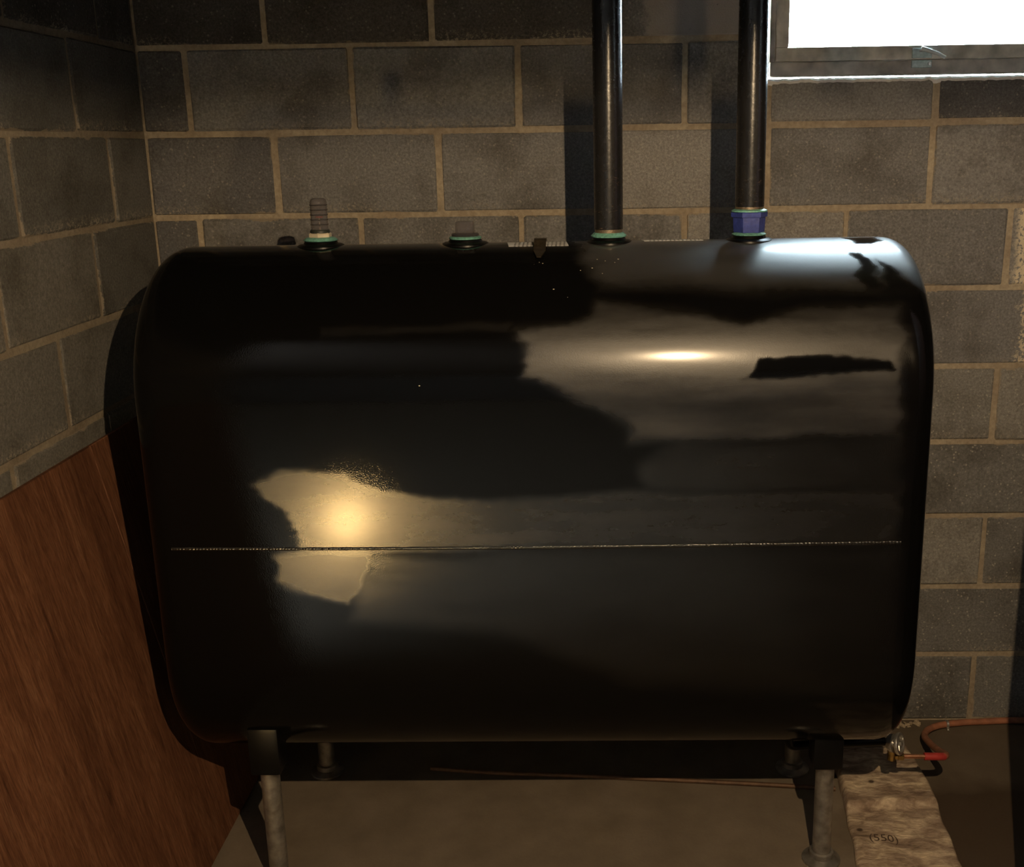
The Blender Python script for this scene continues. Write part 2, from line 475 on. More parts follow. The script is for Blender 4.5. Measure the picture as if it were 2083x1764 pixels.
def tube_bm(bm, pts, r, n=12, cap=True):
    pts = [Vector(p) for p in pts]
    rings = []
    nrm = None
    for i, p in enumerate(pts):
        d = (pts[min(i + 1, len(pts) - 1)] - pts[max(i - 1, 0)]).normalized()
        if nrm is None:
            nrm = d.orthogonal().normalized()
        nrm = (nrm - d * nrm.dot(d)).normalized()
        bi = d.cross(nrm)
        rr = r[i] if isinstance(r, (list, tuple)) else r
        rings.append([bm.verts.new(p + (nrm * math.cos(2 * PI * k / n) + bi * math.sin(2 * PI * k / n)) * rr) for k in range(n)])
    for a, b in zip(rings, rings[1:]):
        for i in range(n):
            j = (i + 1) % n
            bm.faces.new((a[i], a[j], b[j], b[i]))
    if cap:
        bm.faces.new(rings[0][::-1]); bm.faces.new(rings[-1])
def tube(name, pts, r, mat, parent=None, n=12, angle=50):
    bm = bmesh.new(); tube_bm(bm, pts, r, n)
    return from_bm(name, bm, mat, parent, angle=angle)

# ------------------------------------------------------------------ setting: floor, walls, ceiling
XW = -0.1142          # face of the left wall
XR, YF, ZC = 5.0, -6.5, 2.30
U = 0.2032
struct(box('floor', (XW - 1.6, YF, -0.12), (XR, 0.2, 0.0), M['floor']))
struct(box('ceiling', (XW - 1.6, YF, ZC), (XR, 0.2, ZC + 0.1), M['ceil']))
struct(box('wall_right', (XR, YF, 0), (XR + 0.15, 0.2, ZC), M['paintwall']))
struct(box('wall_front', (XW - 1.6, YF - 0.15, 0), (XR, YF, ZC), M['paintwall']))
struct(box('wall_far', (XW - 1.75, YF, 0), (XW - 1.6, -1.9, ZC), M['paintwall']))

# back wall with the window opening (mortar body, blocks proud of it)
WX0, WX1, WZ0, WZ1 = 1.412, 2.28, 1.733, 2.17
bm = bmesh.new()
TH = 0.20
for lo, hi in (((XW - 0.2, 0.003, -0.1), (WX0, TH, ZC)), ((WX0, 0.003, -0.1), (WX1, TH, WZ0 - 0.004)),
               ((WX0, 0.003, WZ1), (WX1, TH, ZC)), ((WX1, 0.003, -0.1), (XR, TH, ZC))):
    box_bm(bm, lo, hi)
wall_back = struct(from_bm('wall_back', bm, M['mortar'], smooth=False))
bm = bmesh.new()
box_bm(bm, (XW - 0.2, -1.9, -0.1), (XW - 0.003, 0.003, ZC))
wall_left = struct(from_bm('wall_left', bm, M['mortar_left'], smooth=False))

block_cache = {}
J = 0.0062           # half a mortar joint
def block_mesh(w, h, key):
    k = (round(w, 3), round(h, 3), key)
    if k not in block_cache:
        rr = random.Random(hash(k) % 9999)
        bm = bmesh.new()
        box_bm(bm, (0, 0, 0), (w, 0.03, h), 0.0045, 1)
        for v in bm.verts:
            v.co.x += rr.uniform(-1, 1) * 0.0018
            v.co.z += rr.uniform(-1, 1) * 0.0018
        me = bpy.data.meshes.new('block')
        bmesh.ops.recalc_face_normals(bm, faces=bm.faces)
        bm.to_mesh(me); bm.free()
        me.materials.append(M['block'])
        block_cache[k] = me
    return block_cache[k]
def place_block(parent, x0, x1, z0, z1, mat, wall='back'):
    rr = random.Random(int(x0 * 1000) * 31 + int(z0 * 1000) * 7 + (5 if wall == 'back' else 0))
    jz0, jz1 = J + rr.uniform(-.0012, .0012), J + rr.uniform(-.0012, .0012)
    me = block_mesh(round(x1 - x0 - 2 * J, 3), round(z1 - z0 - jz0 - jz1, 3) if False else round(z1 - z0 - 2 * J, 3), rr.randrange(3))
    o = bpy.data.objects.new('block', me)
    o.parent = parent
    S.collection.objects.link(o)
    dep = rr.uniform(-0.0030, 0.0008)
    if wall == 'back':
        o.location = (x0 + J + rr.uniform(-.0015, .0015), dep, z0 + J + rr.uniform(-.001, .001))
        o.rotation_euler = (0, rr.uniform(-.0015, .0015), rr.uniform(-.002, .002))
    else:
        # left wall: local x runs from the room towards the corner
        o.location = (XW - dep, x0 + J, z0 + J + rr.uniform(-.001, .001))
        o.rotation_euler = (0, 0, PI / 2)
    o.material_slots[0].link = 'OBJECT'
    o.material_slots[0].material = mat
    return o
XEND = 2.6
for row in range(11):
    z0, z1 = row * U, min((row + 1) * U, ZC)
    off = 0.0 if row % 2 == 0 else U
    xs = [XW - 0.003]
    x = off
    while x < XEND:
        if x - xs[-1] > 0.03: xs.append(x)
        x += 2 * U
    xs.append(XEND)
    if row == 8:      # below the window the course is cut down
        xs = [XW - 0.003] + [2 * U * k for k in range(0, 4)] + [1.4224]
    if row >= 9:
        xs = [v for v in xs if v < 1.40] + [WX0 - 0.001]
    for a, b_ in zip(xs, xs[1:]):
        if b_ - a < 0.02: continue
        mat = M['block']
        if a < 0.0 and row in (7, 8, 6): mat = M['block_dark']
        elif row >= 9: mat = M['block_shade']
        elif a > 1.5 and row <= 5: mat = M['block_speck']
        if row == 9 and abs(a - 5 * U) < 0.03: mat = M['block_parged']
        if row == 9 and a > 0.7 and False: mat = M['block_parged']
        if row == 6 and a > 2.0: mat = M['block_cream']
        if row == 5 and abs(b_ - 11 * U) < 0.03: mat = M['block_cream2']
        place_block(wall_back, a, b_, z0, z1, mat)
for a, b_ in ((1.4224, 1.8288), (1.8288, 2.2352), (2.2352, 2.6)):
    place_block(wall_back, a, b_, 8 * U, WZ0 + 0.003, M['block_dark'] if a > 1.8 else M['block'])
# left wall: courses with the joints where they are seen
lj = {0: [-.594, -.188], 1: [-.797, -.39], 2: [-.594, -.188], 3: [-.797, -.39], 4: [-.794, -.388], 5: [-.558, -.152], 6: [-.751, -.345], 7: [-.645, -.217], 8: [-.765, -.359], 9: [-.60, -.20], 10: [-.76, -.36]}
for row in range(11):
    ys = [-0.001] + sorted(lj[row], reverse=True)
    while ys[-1] > -1.88:
        ys.append(ys[-1] - 2 * U)
    ys[-1] = -1.9
    for hi, lo in zip(ys, ys[1:]):
        if hi - lo < 0.03: continue
        place_block(wall_left, lo, hi, row * U, min((row + 1) * U, ZC), M['block_shade'] if row >= 9 else M['block_left'], 'left')

# lime wash on the sloping sill and the jamb of the window opening
bm = bmesh.new()
N = 90
rr = random.Random(9)
vs = []
for i in range(N + 1):
    x = WX0 + 0.004 + (WX1 - WX0 - 0.004) * i / N
    rag = 0.004 * noise.noise(Vector((x * 60, 0, 3))) + 0.003 * noise.noise(Vector((x * 190, 5, 3)))
    vs.append([bm.verts.new((x, -0.003, WZ0 - 0.004 + rag)), bm.verts.new((x, 0.006, WZ0 + 0.001 + rag * .4)), bm.verts.new((x, 0.195, WZ0 + 0.004)),
               bm.verts.new((x, 0.195, WZ0 - 0.03)), bm.verts.new((x, 0.012, WZ0 - 0.03))])
for a, b_ in zip(vs, vs[1:]):
    for k in range(5):
        bm.faces.new((a[k], b_[k], b_[(k + 1) % 5], a[(k + 1) % 5]))
bm.faces.new(vs[0]); bm.faces.new(vs[-1][::-1])
struct(from_bm('trim_1', bm, M['lime']))
bm = bmesh.new()
vs = []
for i in range(41):
    z = WZ0 + (WZ1 - WZ0) * i / 40
    rag = 0.0035 * noise.noise(Vector((2, z * 70, 1)))
    vs.append([bm.verts.new((WX0 - 0.004 + rag, -0.001, z)), bm.verts.new((WX0 + 0.018, 0.055, z)), bm.verts.new((WX0 - 0.02, 0.055, z)), bm.verts.new((WX0 - 0.02, 0.01, z))])
for a, b_ in zip(vs, vs[1:]):
    for k in range(4):
        bm.faces.new((a[k], b_[k], b_[(k + 1) % 4], a[(k + 1) % 4]))
bm.faces.new(vs[0]); bm.faces.new(vs[-1][::-1])
struct(from_bm('trim_2', bm, M['lime']))

# window: outer frame, sash, pane, latch
fx0, fx1 = 1.433, 2.262
bm = bmesh.new()
box_bm(bm, (fx0, 0.05, 1.7415), (fx1, 0.11, 1.7755), 0.004, 3)
box_bm(bm, (fx0 - 0.002, 0.052, 1.7755), (fx0 + 0.012, 0.11, 2.165), 0.002, 1)
box_bm(bm, (fx1 - 0.012, 0.052, 1.7755), (fx1 + 0.002, 0.11, 2.165), 0.002, 1)
box_bm(bm, (fx0, 0.05, 2.135), (fx1, 0.11, 2.168), 0.004, 2)
window = struct(from_bm('window_1', bm, M['woodsill']))
sx0, sx1 = fx0 + 0.013, fx1 - 0.013
box('bottom_rail', (sx0, 0.047, 1.7768), (sx1, 0.088, 1.8095), M['wood'], window, 0.003, 2)
box('top_rail', (sx0, 0.047, 2.105), (sx1, 0.088, 2.134), M['wood'], window, 0.003, 2)
box('stile', (sx0, 0.048, 1.8095), (sx0 + 0.031, 0.088, 2.105), M['wood'], window, 0.003, 2)
box('stile', (sx1 - 0.031, 0.048, 1.8095), (sx1, 0.088, 2.105), M['wood'], window, 0.003, 2)
box('pane', (sx0 + 0.030, 0.066, 1.808), (sx1 - 0.030, 0.070, 2.107), M['glass'], window)
bm = bmesh.new()
box_bm(bm, (1.778, 0.043, 1.779), (1.826, 0.048, 1.803), 0.001, 1)
box_bm(bm, (1.778, 0.046, 1.7565), (1.828, 0.051, 1.7745), 0.001, 1)
lathe_bm(bm, [(0.0045, 0), (0.0045, -0.006), (0.002, -0.007)], (1.797, 0.044, 1.797), 'Y', 12)
latch = from_bm('latch', bm, M['latch'], window)
lv = tube('lever', [(1.796, 0.034, 1.8015), (1.815, 0.030, 1.795), (1.835, 0.027, 1.788), (1.853, 0.025, 1.7785)], [0.0058, 0.0052, 0.0048, 0.004], M['leverw'], latch, 10)
lathe('screw', [(0.004, 0), (0.004, -0.003), (0.0, -0.0035)], (1.822, 0.0455, 1.766), M['alu'], latch, 'Y', 10)
# ground outside the window
struct(box('ground_outside', (-3, 0.2, 1.2), (6, 5, 1.62), M['soil']))

# ------------------------------------------------------------------ plywood sheet leaning on the left wall
ply = thing('plywood_sheet', 'reddish brown plywood sheet leaning against the left block wall beside the tank', 'plywood', (0.096, 0, 0))
def slab_bm(y0, y1, out, t=0.012, n=1):
    bm = bmesh.new()
    top = Vector((XW + 0.006 - 0.096, 0, 0.972))
    d = top.normalized()
    nv = Vector((d.z, 0, -d.x))
    L = top.length
    q = []
    for (s, y) in ((0.002, y0), (0.002, y1), (L, y1), (L, y0)):
        p = d * s + Vector((0, y, 0)) + nv * (out)
        q.append((bm.verts.new(p), bm.verts.new(p + nv * t)))
    f = [v[1] for v in q]; bk = [v[0] for v in q]
    bm.faces.new(f); bm.faces.new(bk[::-1])
    for i in range(4):
        j = (i + 1) % 4
        bm.faces.new((bk[i], bk[j], f[j], f[i]))
    bmesh.ops.bevel(bm, geom=bm.edges[:], offset=0.0015, segments=1, affect='EDGES')
    return bm
from_bm('panel', slab_bm(-1.75, -0.522, 0.0), M['ply'], ply)
from_bm('edge_strip', slab_bm(-0.5205, -0.10, 0.0005), M['ply'], ply)

# ------------------------------------------------------------------ oil tank
TY, TR, ZT, TH_ = -0.465, 0.28, 1.391, 1.122
HS = TH_ / 2 - TR
ZM = ZT - TH_ / 2
X0, X1 = 0.148, 1.592
tank = thing('oil_tank', 'large glossy black steel oil tank standing on four legs by the block wall', 'tank', (0.87, TY, 0))
T0 = Vector((0.87, TY, 0))
def tp(x, s, off=0.0):
    """point on the tank shell from x and arc length s measured up the front from mid height"""
    if abs(s) <= HS:
        return Vector((x, TY - TR - off, ZM + s))
    th = (abs(s) - HS) / TR
    sg = 1 if s > 0 else -1
    return Vector((x, TY - (TR + off) * math.cos(th), ZM + sg * (HS + (TR + off) * math.sin(th))))
P_ = 4 * HS + 2 * PI * TR
def ring_pts(x, inset, svals):
    R = max(TR - inset, 0.0005)
    out = []
    for s in svals:
        # s in [0,P_): start at front mid, go up
        if s <= HS: y, z = TY - R, ZM + s
        elif s <= HS + PI * TR:
            th = (s - HS) / TR
            y, z = TY - R * math.cos(th), ZM + HS + R * math.sin(th)
        elif s <= 3 * HS + PI * TR:
            y, z = TY + R, ZM + HS - (s - HS - PI * TR)
        elif s <= 3 * HS + 2 * PI * TR:
            th = (s - 3 * HS - PI * TR) / TR
            y, z = TY + R * math.cos(th), ZM - HS - R * math.sin(th)
        else: y, z = TY - R, ZM - (P_ - s)
        out.append((x, y, z))
    return out
# fine where it is seen, coarse at the back
front_half = HS + PI * TR / 2
svals = list(np.linspace(0, front_half + 0.06, 170)) + list(np.linspace(front_half + 0.06, P_ - front_half - 0.02, 40))[1:] + list(np.linspace(P_ - front_half - 0.02, P_, 100))[1:-1]
prof = []          # (x offset beyond body end, inset)
KR = 0.054
for k in range(9):
    a = k / 8 * PI / 2 * 0.86
    prof.append((KR * math.sin(a), KR * (1 - math.cos(a)) * 0.95))
lastx, lasti = prof[-1]
for k in range(1, 13):
    t = k / 12
    ins = lasti + (TR - lasti) * t
    prof.append((lastx + 0.045 * (1 - (1 - t) ** 2), ins))
xs = [(X0 - dx, ins) for dx, ins in prof[::-1]] + [(x, 0) for x in np.linspace(X0, X1, 380)[1:-1]] + [(X1 + dx, ins) for dx, ins in prof]
verts = []
for x, ins in xs: verts += ring_pts(x, ins, svals)
n = len(svals)
faces = []
for i in range(len(xs) - 1):
    for j in range(n):
        k = (j + 1) % n
        faces.append((i * n + j, i * n + k, (i + 1) * n + k, (i + 1) * n + j))
faces.append(tuple(range(n))); faces.append(tuple(range((len(xs) - 1) * n, len(xs) * n))[::-1])
me = bpy.data.meshes.new('shell')
V = np.array(verts)
# --- film map: dried film and overspray regions as polygons in (x, arc length) on the shell
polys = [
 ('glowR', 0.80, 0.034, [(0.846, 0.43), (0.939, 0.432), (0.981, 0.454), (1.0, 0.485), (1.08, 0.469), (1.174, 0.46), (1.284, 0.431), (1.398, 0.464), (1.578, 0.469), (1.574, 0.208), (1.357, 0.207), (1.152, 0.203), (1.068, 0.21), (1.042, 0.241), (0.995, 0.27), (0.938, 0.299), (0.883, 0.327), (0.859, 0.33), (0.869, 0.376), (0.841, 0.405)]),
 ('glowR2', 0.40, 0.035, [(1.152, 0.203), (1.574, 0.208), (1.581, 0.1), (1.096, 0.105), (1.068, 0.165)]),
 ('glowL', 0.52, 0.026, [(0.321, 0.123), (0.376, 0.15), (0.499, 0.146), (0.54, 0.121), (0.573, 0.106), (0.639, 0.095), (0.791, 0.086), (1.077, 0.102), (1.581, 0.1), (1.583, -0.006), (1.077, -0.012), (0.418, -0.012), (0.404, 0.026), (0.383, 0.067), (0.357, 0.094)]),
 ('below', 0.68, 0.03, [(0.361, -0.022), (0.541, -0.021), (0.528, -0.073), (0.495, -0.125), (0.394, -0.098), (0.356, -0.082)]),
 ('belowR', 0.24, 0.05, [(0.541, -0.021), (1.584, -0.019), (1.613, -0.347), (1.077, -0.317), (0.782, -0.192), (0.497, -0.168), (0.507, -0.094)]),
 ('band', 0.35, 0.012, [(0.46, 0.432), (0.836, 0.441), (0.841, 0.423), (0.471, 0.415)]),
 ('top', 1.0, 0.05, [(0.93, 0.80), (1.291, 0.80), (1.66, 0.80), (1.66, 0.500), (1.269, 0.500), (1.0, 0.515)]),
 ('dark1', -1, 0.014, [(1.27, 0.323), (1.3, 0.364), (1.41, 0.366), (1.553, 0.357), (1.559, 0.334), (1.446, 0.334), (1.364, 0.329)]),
 #('notch', -0.8, 0.008, [(0.372, 0.106), (0.42, 0.104), (0.486, 0.093), (0.509, 0.086), (0.494, 0.076), (0.409, 0.082)]),
 ('spot1', -1, 0.022, [(1.51, 0.72), (1.586, 0.73), (1.582, 0.68), (1.552, 0.65), (1.519, 0.657)]),
 ('spot2', -0.9, 0.020, [(1.505, 0.615), (1.53, 0.615), (1.545, 0.546), (1.548, 0.505), (1.515, 0.505), (1.508, 0.552)]),
 ('spot3', -0.9, 0.024, [(1.55, 0.586), (1.57, 0.569), (1.59, 0.531), (1.612, 0.495), (1.554, 0.495), (1.552, 0.547)]),
]
Sarr = np.tile(np.array([s if s <= P_ / 2 else s - P_ for s in svals]), len(xs))
Xarr = V[:, 0]
def sdist(px, py, poly):
    """signed distance, positive inside"""
    d = np.full(px.shape, 1e9); inside = np.zeros(px.shape, bool)
    m = len(poly)
    for i in range(m):
        ax, ay = poly[i]; bx, by = poly[(i + 1) % m]
        ex, ey = bx - ax, by - ay
        t = np.clip(((px - ax) * ex + (py - ay) * ey) / (ex * ex + ey * ey + 1e-12), 0, 1)
        d = np.minimum(d, np.hypot(px - ax - t * ex, py - ay - t * ey))
        c = ((ay > py) != (by > py)) & (px < (bx - ax) * (py - ay) / (by - ay + 1e-12) + ax)
        inside ^= c
    return np.where(inside, d, -d)
vis = np.where(np.abs(Sarr) < 0.80)[0]
nx = np.zeros(len(V)); ns_ = np.zeros(len(V)); nf = np.zeros(len(V))
for i in vis:
    p = Vector((Xarr[i] * 9, Sarr[i] * 26, 0))
    q_ = Vector((Xarr[i] * 55, Sarr[i] * 95, 7))
    nx[i] = 0.020 * noise.noise(p) + 0.006 * noise.noise(q_)
    ns_[i] = 0.009 * noise.noise(p + Vector((31, 5, 2))) + 0.004 * noise.noise(q_ + Vector((9, 9, 9)))
    nf[i] = noise.fractal(Vector((Xarr[i] * 4.2, Sarr[i] * 24, 3)), 0.8, 2.0, 4)
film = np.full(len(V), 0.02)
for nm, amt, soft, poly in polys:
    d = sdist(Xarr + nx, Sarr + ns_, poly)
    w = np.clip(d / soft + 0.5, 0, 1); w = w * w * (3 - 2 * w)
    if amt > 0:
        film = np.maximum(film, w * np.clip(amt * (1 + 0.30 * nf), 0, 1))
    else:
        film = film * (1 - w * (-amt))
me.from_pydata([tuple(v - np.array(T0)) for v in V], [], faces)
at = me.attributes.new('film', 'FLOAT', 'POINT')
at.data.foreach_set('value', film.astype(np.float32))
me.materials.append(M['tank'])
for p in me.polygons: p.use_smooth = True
shell = bpy.data.objects.new('shell', me)
link(shell, tank)

# horizontal lap weld across the front, with ripples
bm = bmesh.new()
rows = []
NW = 620
for i in range(NW + 1):
    x = 0.150 + (1.588 - 0.150) * i / NW
    s0 = -0.007 - 0.004 * math.cos((x - 0.87) * 2.1)
    rip = 0.0009 * math.sin(x * 950 + 3 * noise.noise(Vector((x * 30, 0, 0)))) + 0.0012 * noise.noise(Vector((x * 160, 1, 0)))
    hgt = 0.0022 + rip * 0.8
    w = 0.0036 + 0.0010 * noise.noise(Vector((x * 45, 4, 4)))
    ring = []
    for k in range(7):
        a = PI * k / 6
        p = tp(x, s0 + w * math.cos(a), -0.0006 + hgt * math.sin(a)) - T0
        ring.append(bm.verts.new(p))
    rows.append(ring)
for a, b_ in zip(rows, rows[1:]):
    for k in range(6):
        bm.faces.new((a[k], a[k + 1], b_[k + 1], b_[k]))
from_bm('weld_seam', bm, M['weld'], tank, angle=180)
# top tappings: a pressed dome with a collar under each fitting
XG, XP, XF, XV = 0.421, 0.725, 1.025, 1.317
for x in (XG, XP, XF, XV):
    lathe('tapping', [(0.052, -0.012), (0.050, -0.001), (0.044, 0.0025), (0.036, 0.0035), (0.034, 0.0075), (0.030, 0.009), (0.0, 0.009)],
          Vector((x, TY, ZT)) - T0, M['enamel'], tank, n=40)
# bottom tappings
for x in (0.366, 1.438):
    lathe('drain_tapping', [(0.050, 0.03), (0.046, 0.008), (0.026, 0.004), (0.024, -0.028), (0.021, -0.030), (0.021, -0.036), (0.0, -0.036)],
          Vector((x, TY, ZT - TH_)) - T0, M['enamel'], tank, n=32)
# leg sockets and legs
for x, fy in ((0.279, -0.675), (1.495, -0.60)):
    for y in (fy, -0.235):
        zt = ZM - HS - math.sqrt(TR ** 2 - (y - TY) ** 2)
        bm = bmesh.new()
        box_bm(bm, (x - 0.033, y - 0.030, 0.246 if y > -0.61 else 0.288), (x + 0.033, y + 0.030, zt + 0.035), 0.007, 2)
        bmesh.ops.translate(bm, verts=bm.verts, vec=-T0)
        from_bm('leg_socket', bm, M['enamel'], tank)
        bm = bmesh.new()
        lathe_bm(bm, [(0.0205, 0.004), (0.0205, 0.251 if y > -0.61 else 0.293)], (0, 0, 0), 'Z', 28)
        bmesh.ops.translate(bm, verts=bm.verts, vec=Vector((x, y, 0)) - T0)
        leg = from_bm('leg', bm, M['galv'], tank)
        leg['label'] = 'bare galvanised steel pipe leg'
        bm = bmesh.new()
        lathe_bm(bm, [(0.043, 0), (0.043, 0.005), (0.034, 0.008), (0.027, 0.012), (0.027, 0.024), (0.0215, 0.026), (0.0215, 0.003)], (0, 0, 0), 'Z', 28)
        bmesh.ops.translate(bm, verts=bm.verts, vec=Vector((x, y, 0)) - T0)
        from_bm('foot_flange', bm, M['galv'], leg)
# stickers lying on the curved top
def sticker(x0, x1, s0, s1):
    cx_ = (x0 + x1) / 2
    bm = bmesh.new()
    nx_, ny_ = 12, 8
    top, bot = [], []
    for j in range(ny_ + 1):
        for i in range(nx_ + 1):
            s = s0 + (s1 - s0) * j / ny_
            x = x0 + (x1 - x0) * i / nx_ - 0.006 * (j / ny_)
            top.append(bm.verts.new(tp(x, s, 0.0010) - Vector((cx_, TY, ZT))))
            bot.append(bm.verts.new(tp(x, s, 0.0002) - Vector((cx_, TY, ZT))))
    k = nx_ + 1
    for j in range(ny_):
        for i in range(nx_):
            q = (j * k + i, j * k + i + 1, (j + 1) * k + i + 1, (j + 1) * k + i)
            bm.faces.new([top[a] for a in q]); bm.faces.new([bot[a] for a in q[::-1]])
    rim = list(range(k)) + [k * j + nx_ for j in range(1, ny_ + 1)] + [k * ny_ + i for i in range(nx_ - 1, -1, -1)] + [k * j for j in range(ny_ - 1, 0, -1)]
    for a, b_ in zip(rim, rim[1:] + rim[:1]):
        bm.faces.new((top[a], bot[a], bot[b_], top[b_]))
    o = from_bm('sticker', bm, M['sticker'], tank)
    o.location = Vector((cx_, TY, ZT)) - T0
    o['label'] = 'white paper sticker with rows of fine print'
    return o
STOP = HS + PI * TR / 2
sticker(0.819, 0.942, 0.672, STOP - 0.006)
sticker(1.099, 1.221, 0.708, STOP + 0.01)
# dark strap tag folded over the front of the first sticker
bm = bmesh.new()
rows = []
for i in range(15):
    s = 0.718 - (0.718 - 0.600) * i / 14
    off = 0.0022 + 0.010 * math.sin(PI * min(1, i / 9)) ** 2 + (0.004 * (i - 10) / 4 if i > 10 else 0)
    w = 0.0125 if i < 11 else 0.0125 - 0.002 * (i - 10)
    x = 0.884
    rows.append([bm.verts.new(tp(x + sx * w, s, off + t) - T0) for sx, t in ((-1, 0), (1, 0), (1, 0.0025), (-1, 0.0025))])
for a, b_ in zip(rows, rows[1:]):
    for k in range(4):
        bm.faces.new((a[k], a[(k + 1) % 4], b_[(k + 1) % 4], b_[k]))
bm.faces.new(rows[0]); bm.faces.new(rows[-1][::-1])
from_bm('strap_tag', bm, simple('dark_plastic_strap', (0.03, 0.024, 0.016), 0.22, 0, 0.3, 80, 0.2), tank)
# flecks of chipped paint
bm = bmesh.new()
rr = random.Random(2)
for (x, s) in [(0.915, 0.512), (0.942, 0.492), (0.659, 0.318), (1.016, 0.594), (1.035, 0.588), (0.967, 0.563), (1.0, 0.60), (1.042, 0.60), (0.99, 0.57), (1.01, 0.553), (0.875, 0.585), (0.885, 0.592), (0.892, 0.588)]:
    r = rr.uniform(0.0006, 0.0012)
    p = tp(x, s, 0.0003) - T0
    nrm = (tp(x, s, 1.0) - tp(x, s, 0)).normalized()
    m4 = Matrix.Translation(p) @ nrm.to_track_quat('Z', 'Y').to_matrix().to_4x4() @ Matrix.Diagonal((r * rr.uniform(1, 2), r, r * 0.4, 1))
    bmesh.ops.create_icosphere(bm, subdivisions=1, radius=1.0, matrix=m4)
fl = from_bm('paint_chips', bm, M['cream'], tank)
fl['kind'] = 'stuff'

# ------------------------------------------------------------------ fittings on top
Z9 = ZT + 0.0092
# float gauge
ga = thing('float_gauge', 'tall clear plastic float gauge with ring markings standing on the left end of the tank', 'gauge', (XG, TY, Z9))
lathe('sealant', [(0.034, 0), (0.036, 0.002), (0.031, 0.006), (0.024, 0.008)], (0, 0, 0), M['teal'], ga, n=28)
lathe('nut', [(0.024, 0.004), (0.024, 0.0145), (0.021, 0.017)], (0, 0, 0), M['cream'], ga, flat=6, angle=20)
lathe('base_collar', [(0.0205, 0.0165), (0.0205, 0.021), (0.0185, 0.0235)], (0, 0, 0), M['shade'], ga, n=28)
vp = [(0.0185, 0.0225), (0.0178, 0.027), (0.0172, 0.074), (0.0172, 0.080), (0.0155, 0.085), (0.0115, 0.0875), (0.0, 0.088)]
vial = lathe('vial', vp, (0, 0, 0), M['vial'], ga, n=32)
for z in (0.034, 0.044, 0.054, 0.064, 0.074):
    lathe('marking_ring', [(0.0182, z - 0.0009), (0.0188, z), (0.0182, z + 0.0009), (0.0178, z)], (0, 0, 0), M['vialring'], vial, n=32)
lathe('red_indicator', [(0.0085, 0.048), (0.0085, 0.0515), (0.0, 0.052)], (0, 0, 0), M['redfloat'], ga, n=20)
lathe('rod', [(0.0018, 0.02), (0.0018, 0.049)], (0, 0, 0), M['cream'], ga, n=10)
# clear plug
pg = thing('clear_plug', 'short clear square headed plug in the second tank opening from the left', 'plug', (XP, TY, Z9))
lathe('sealant', [(0.033, 0), (0.034, 0.003), (0.028, 0.006), (0.0, 0.006)], (0, 0, 0), M['teal'], pg, n=28)
lathe('collar', [(0.0285, 0.005), (0.0290, 0.010), (0.026, 0.0125), (0.0, 0.0125)], (0, 0, 0), M['vialring'], pg, n=28)
box('square_head', (-0.0185, -0.0185, 0.012), (0.0185, 0.0185, 0.036), M['vial'], pg, 0.0025, 2)
# fill pipe
PR = 0.0300
fp = thing('fill_pipe', 'black iron pipe rising from the middle of the tank, left of the blue fitting', 'pipe', (XF, TY, Z9))
lathe('pipe', [(PR, 0.016), (PR, ZC - Z9 + 0.02)], (0, 0, 0), M['pipe'], fp, n=40)
lathe('thread', [(PR - 0.0016, 0.002), (PR - 0.0010, 0.0165)], (0, 0, 0), M['thread'], fp, n=40)
lathe('sealant', [(0.036, 0), (0.0375, 0.003), (0.033, 0.007), (0.0305, 0.009)], (0, 0, 0), M['teal'], fp, n=32)
# vent pipe with a blue reducing bushing
vp_ = thing('vent_pipe', 'black iron pipe beside the window, rising from a blue fitting on the tank', 'pipe', (XV, TY, Z9))
bm = bmesh.new()
lathe_bm(bm, [(PR, 0.058), (PR, ZC - Z9 + 0.02)], (0, 0, 0), 'Z', 40)
from_bm('pipe', bm, M['pipe'], vp_)
lathe('thread', [(PR - 0.0014, 0.046), (PR - 0.0008, 0.0585)], (0, 0, 0), M['thread'], vp_, n=40)
bush = lathe('bushing', [(0.0285, 0.004), (0.0320, 0.006), (0.0330, 0.020), (0.0335, 0.033), (0.0335, 0.036), (0.0375, 0.037), (0.0380, 0.046), (0.0365, 0.048), (0.030, 0.048)], (0, 0, 0), M['blue'], vp_, flat=6, angle=25)
bush.rotation_euler = (0, 0, PI / 6)
bush['label'] = 'blue painted reducing bushing'
lathe('sealant', [(0.037, 0.0478), (0.0365, 0.0505), (0.031, 0.053)], (0, 0, 0), M['teal'], vp_, n=32)
lathe('sealant', [(0.035, 0), (0.036, 0.002), (0.030, 0.0055)], (0, 0, 0), M['teal'], vp_, n=32)

# ------------------------------------------------------------------ oil valve and fuel line
va = thing('oil_valve', 'silver and brass oil valve at the lower right end of the tank', 'valve', (1.692, -0.43, 0.186))
A0 = Vector((1.692, -0.43, 0.186))
tube('nipple', [Vector(p) - A0 for p in catmull([(1.438, -0.464, 0.2325), (1.438, -0.463, 0.220), (1.447, -0.458, 0.205), (1.475, -0.453, 0.201), (1.58, -0.44, 0.199), (1.672, -0.432, 0.198)], 6)], 0.011, M['enamel'], va, 14)
ax = Vector((0.62, -0.42, 0.18)).normalized()
def along(bm, prof, base, n=28, flat=None):
    sub = bmesh.new(); lathe_bm(sub, prof, (0, 0, 0), 'Z', n, flat)
    m4 = Matrix.Translation(base) @ ax.to_track_quat('Z', 'Y').to_matrix().to_4x4()
    bmesh.ops.transform(sub, matrix=m4, verts=sub.verts)
    tmp = bpy.data.meshes.new('t'); sub.to_mesh(tmp); sub.free(); bm.from_mesh(tmp); bpy.data.meshes.remove(tmp)
b0 = Vector((-0.010, 0, 0.006))
bm = bmesh.new(); along(bm, [(0.008, -0.018), (0.011, -0.006), (0.021, 0.006), (0.022, 0.014), (0.0, 0.014)], b0)
from_bm('bonnet', bm, M['alu'], va)
bm = bmesh.new()
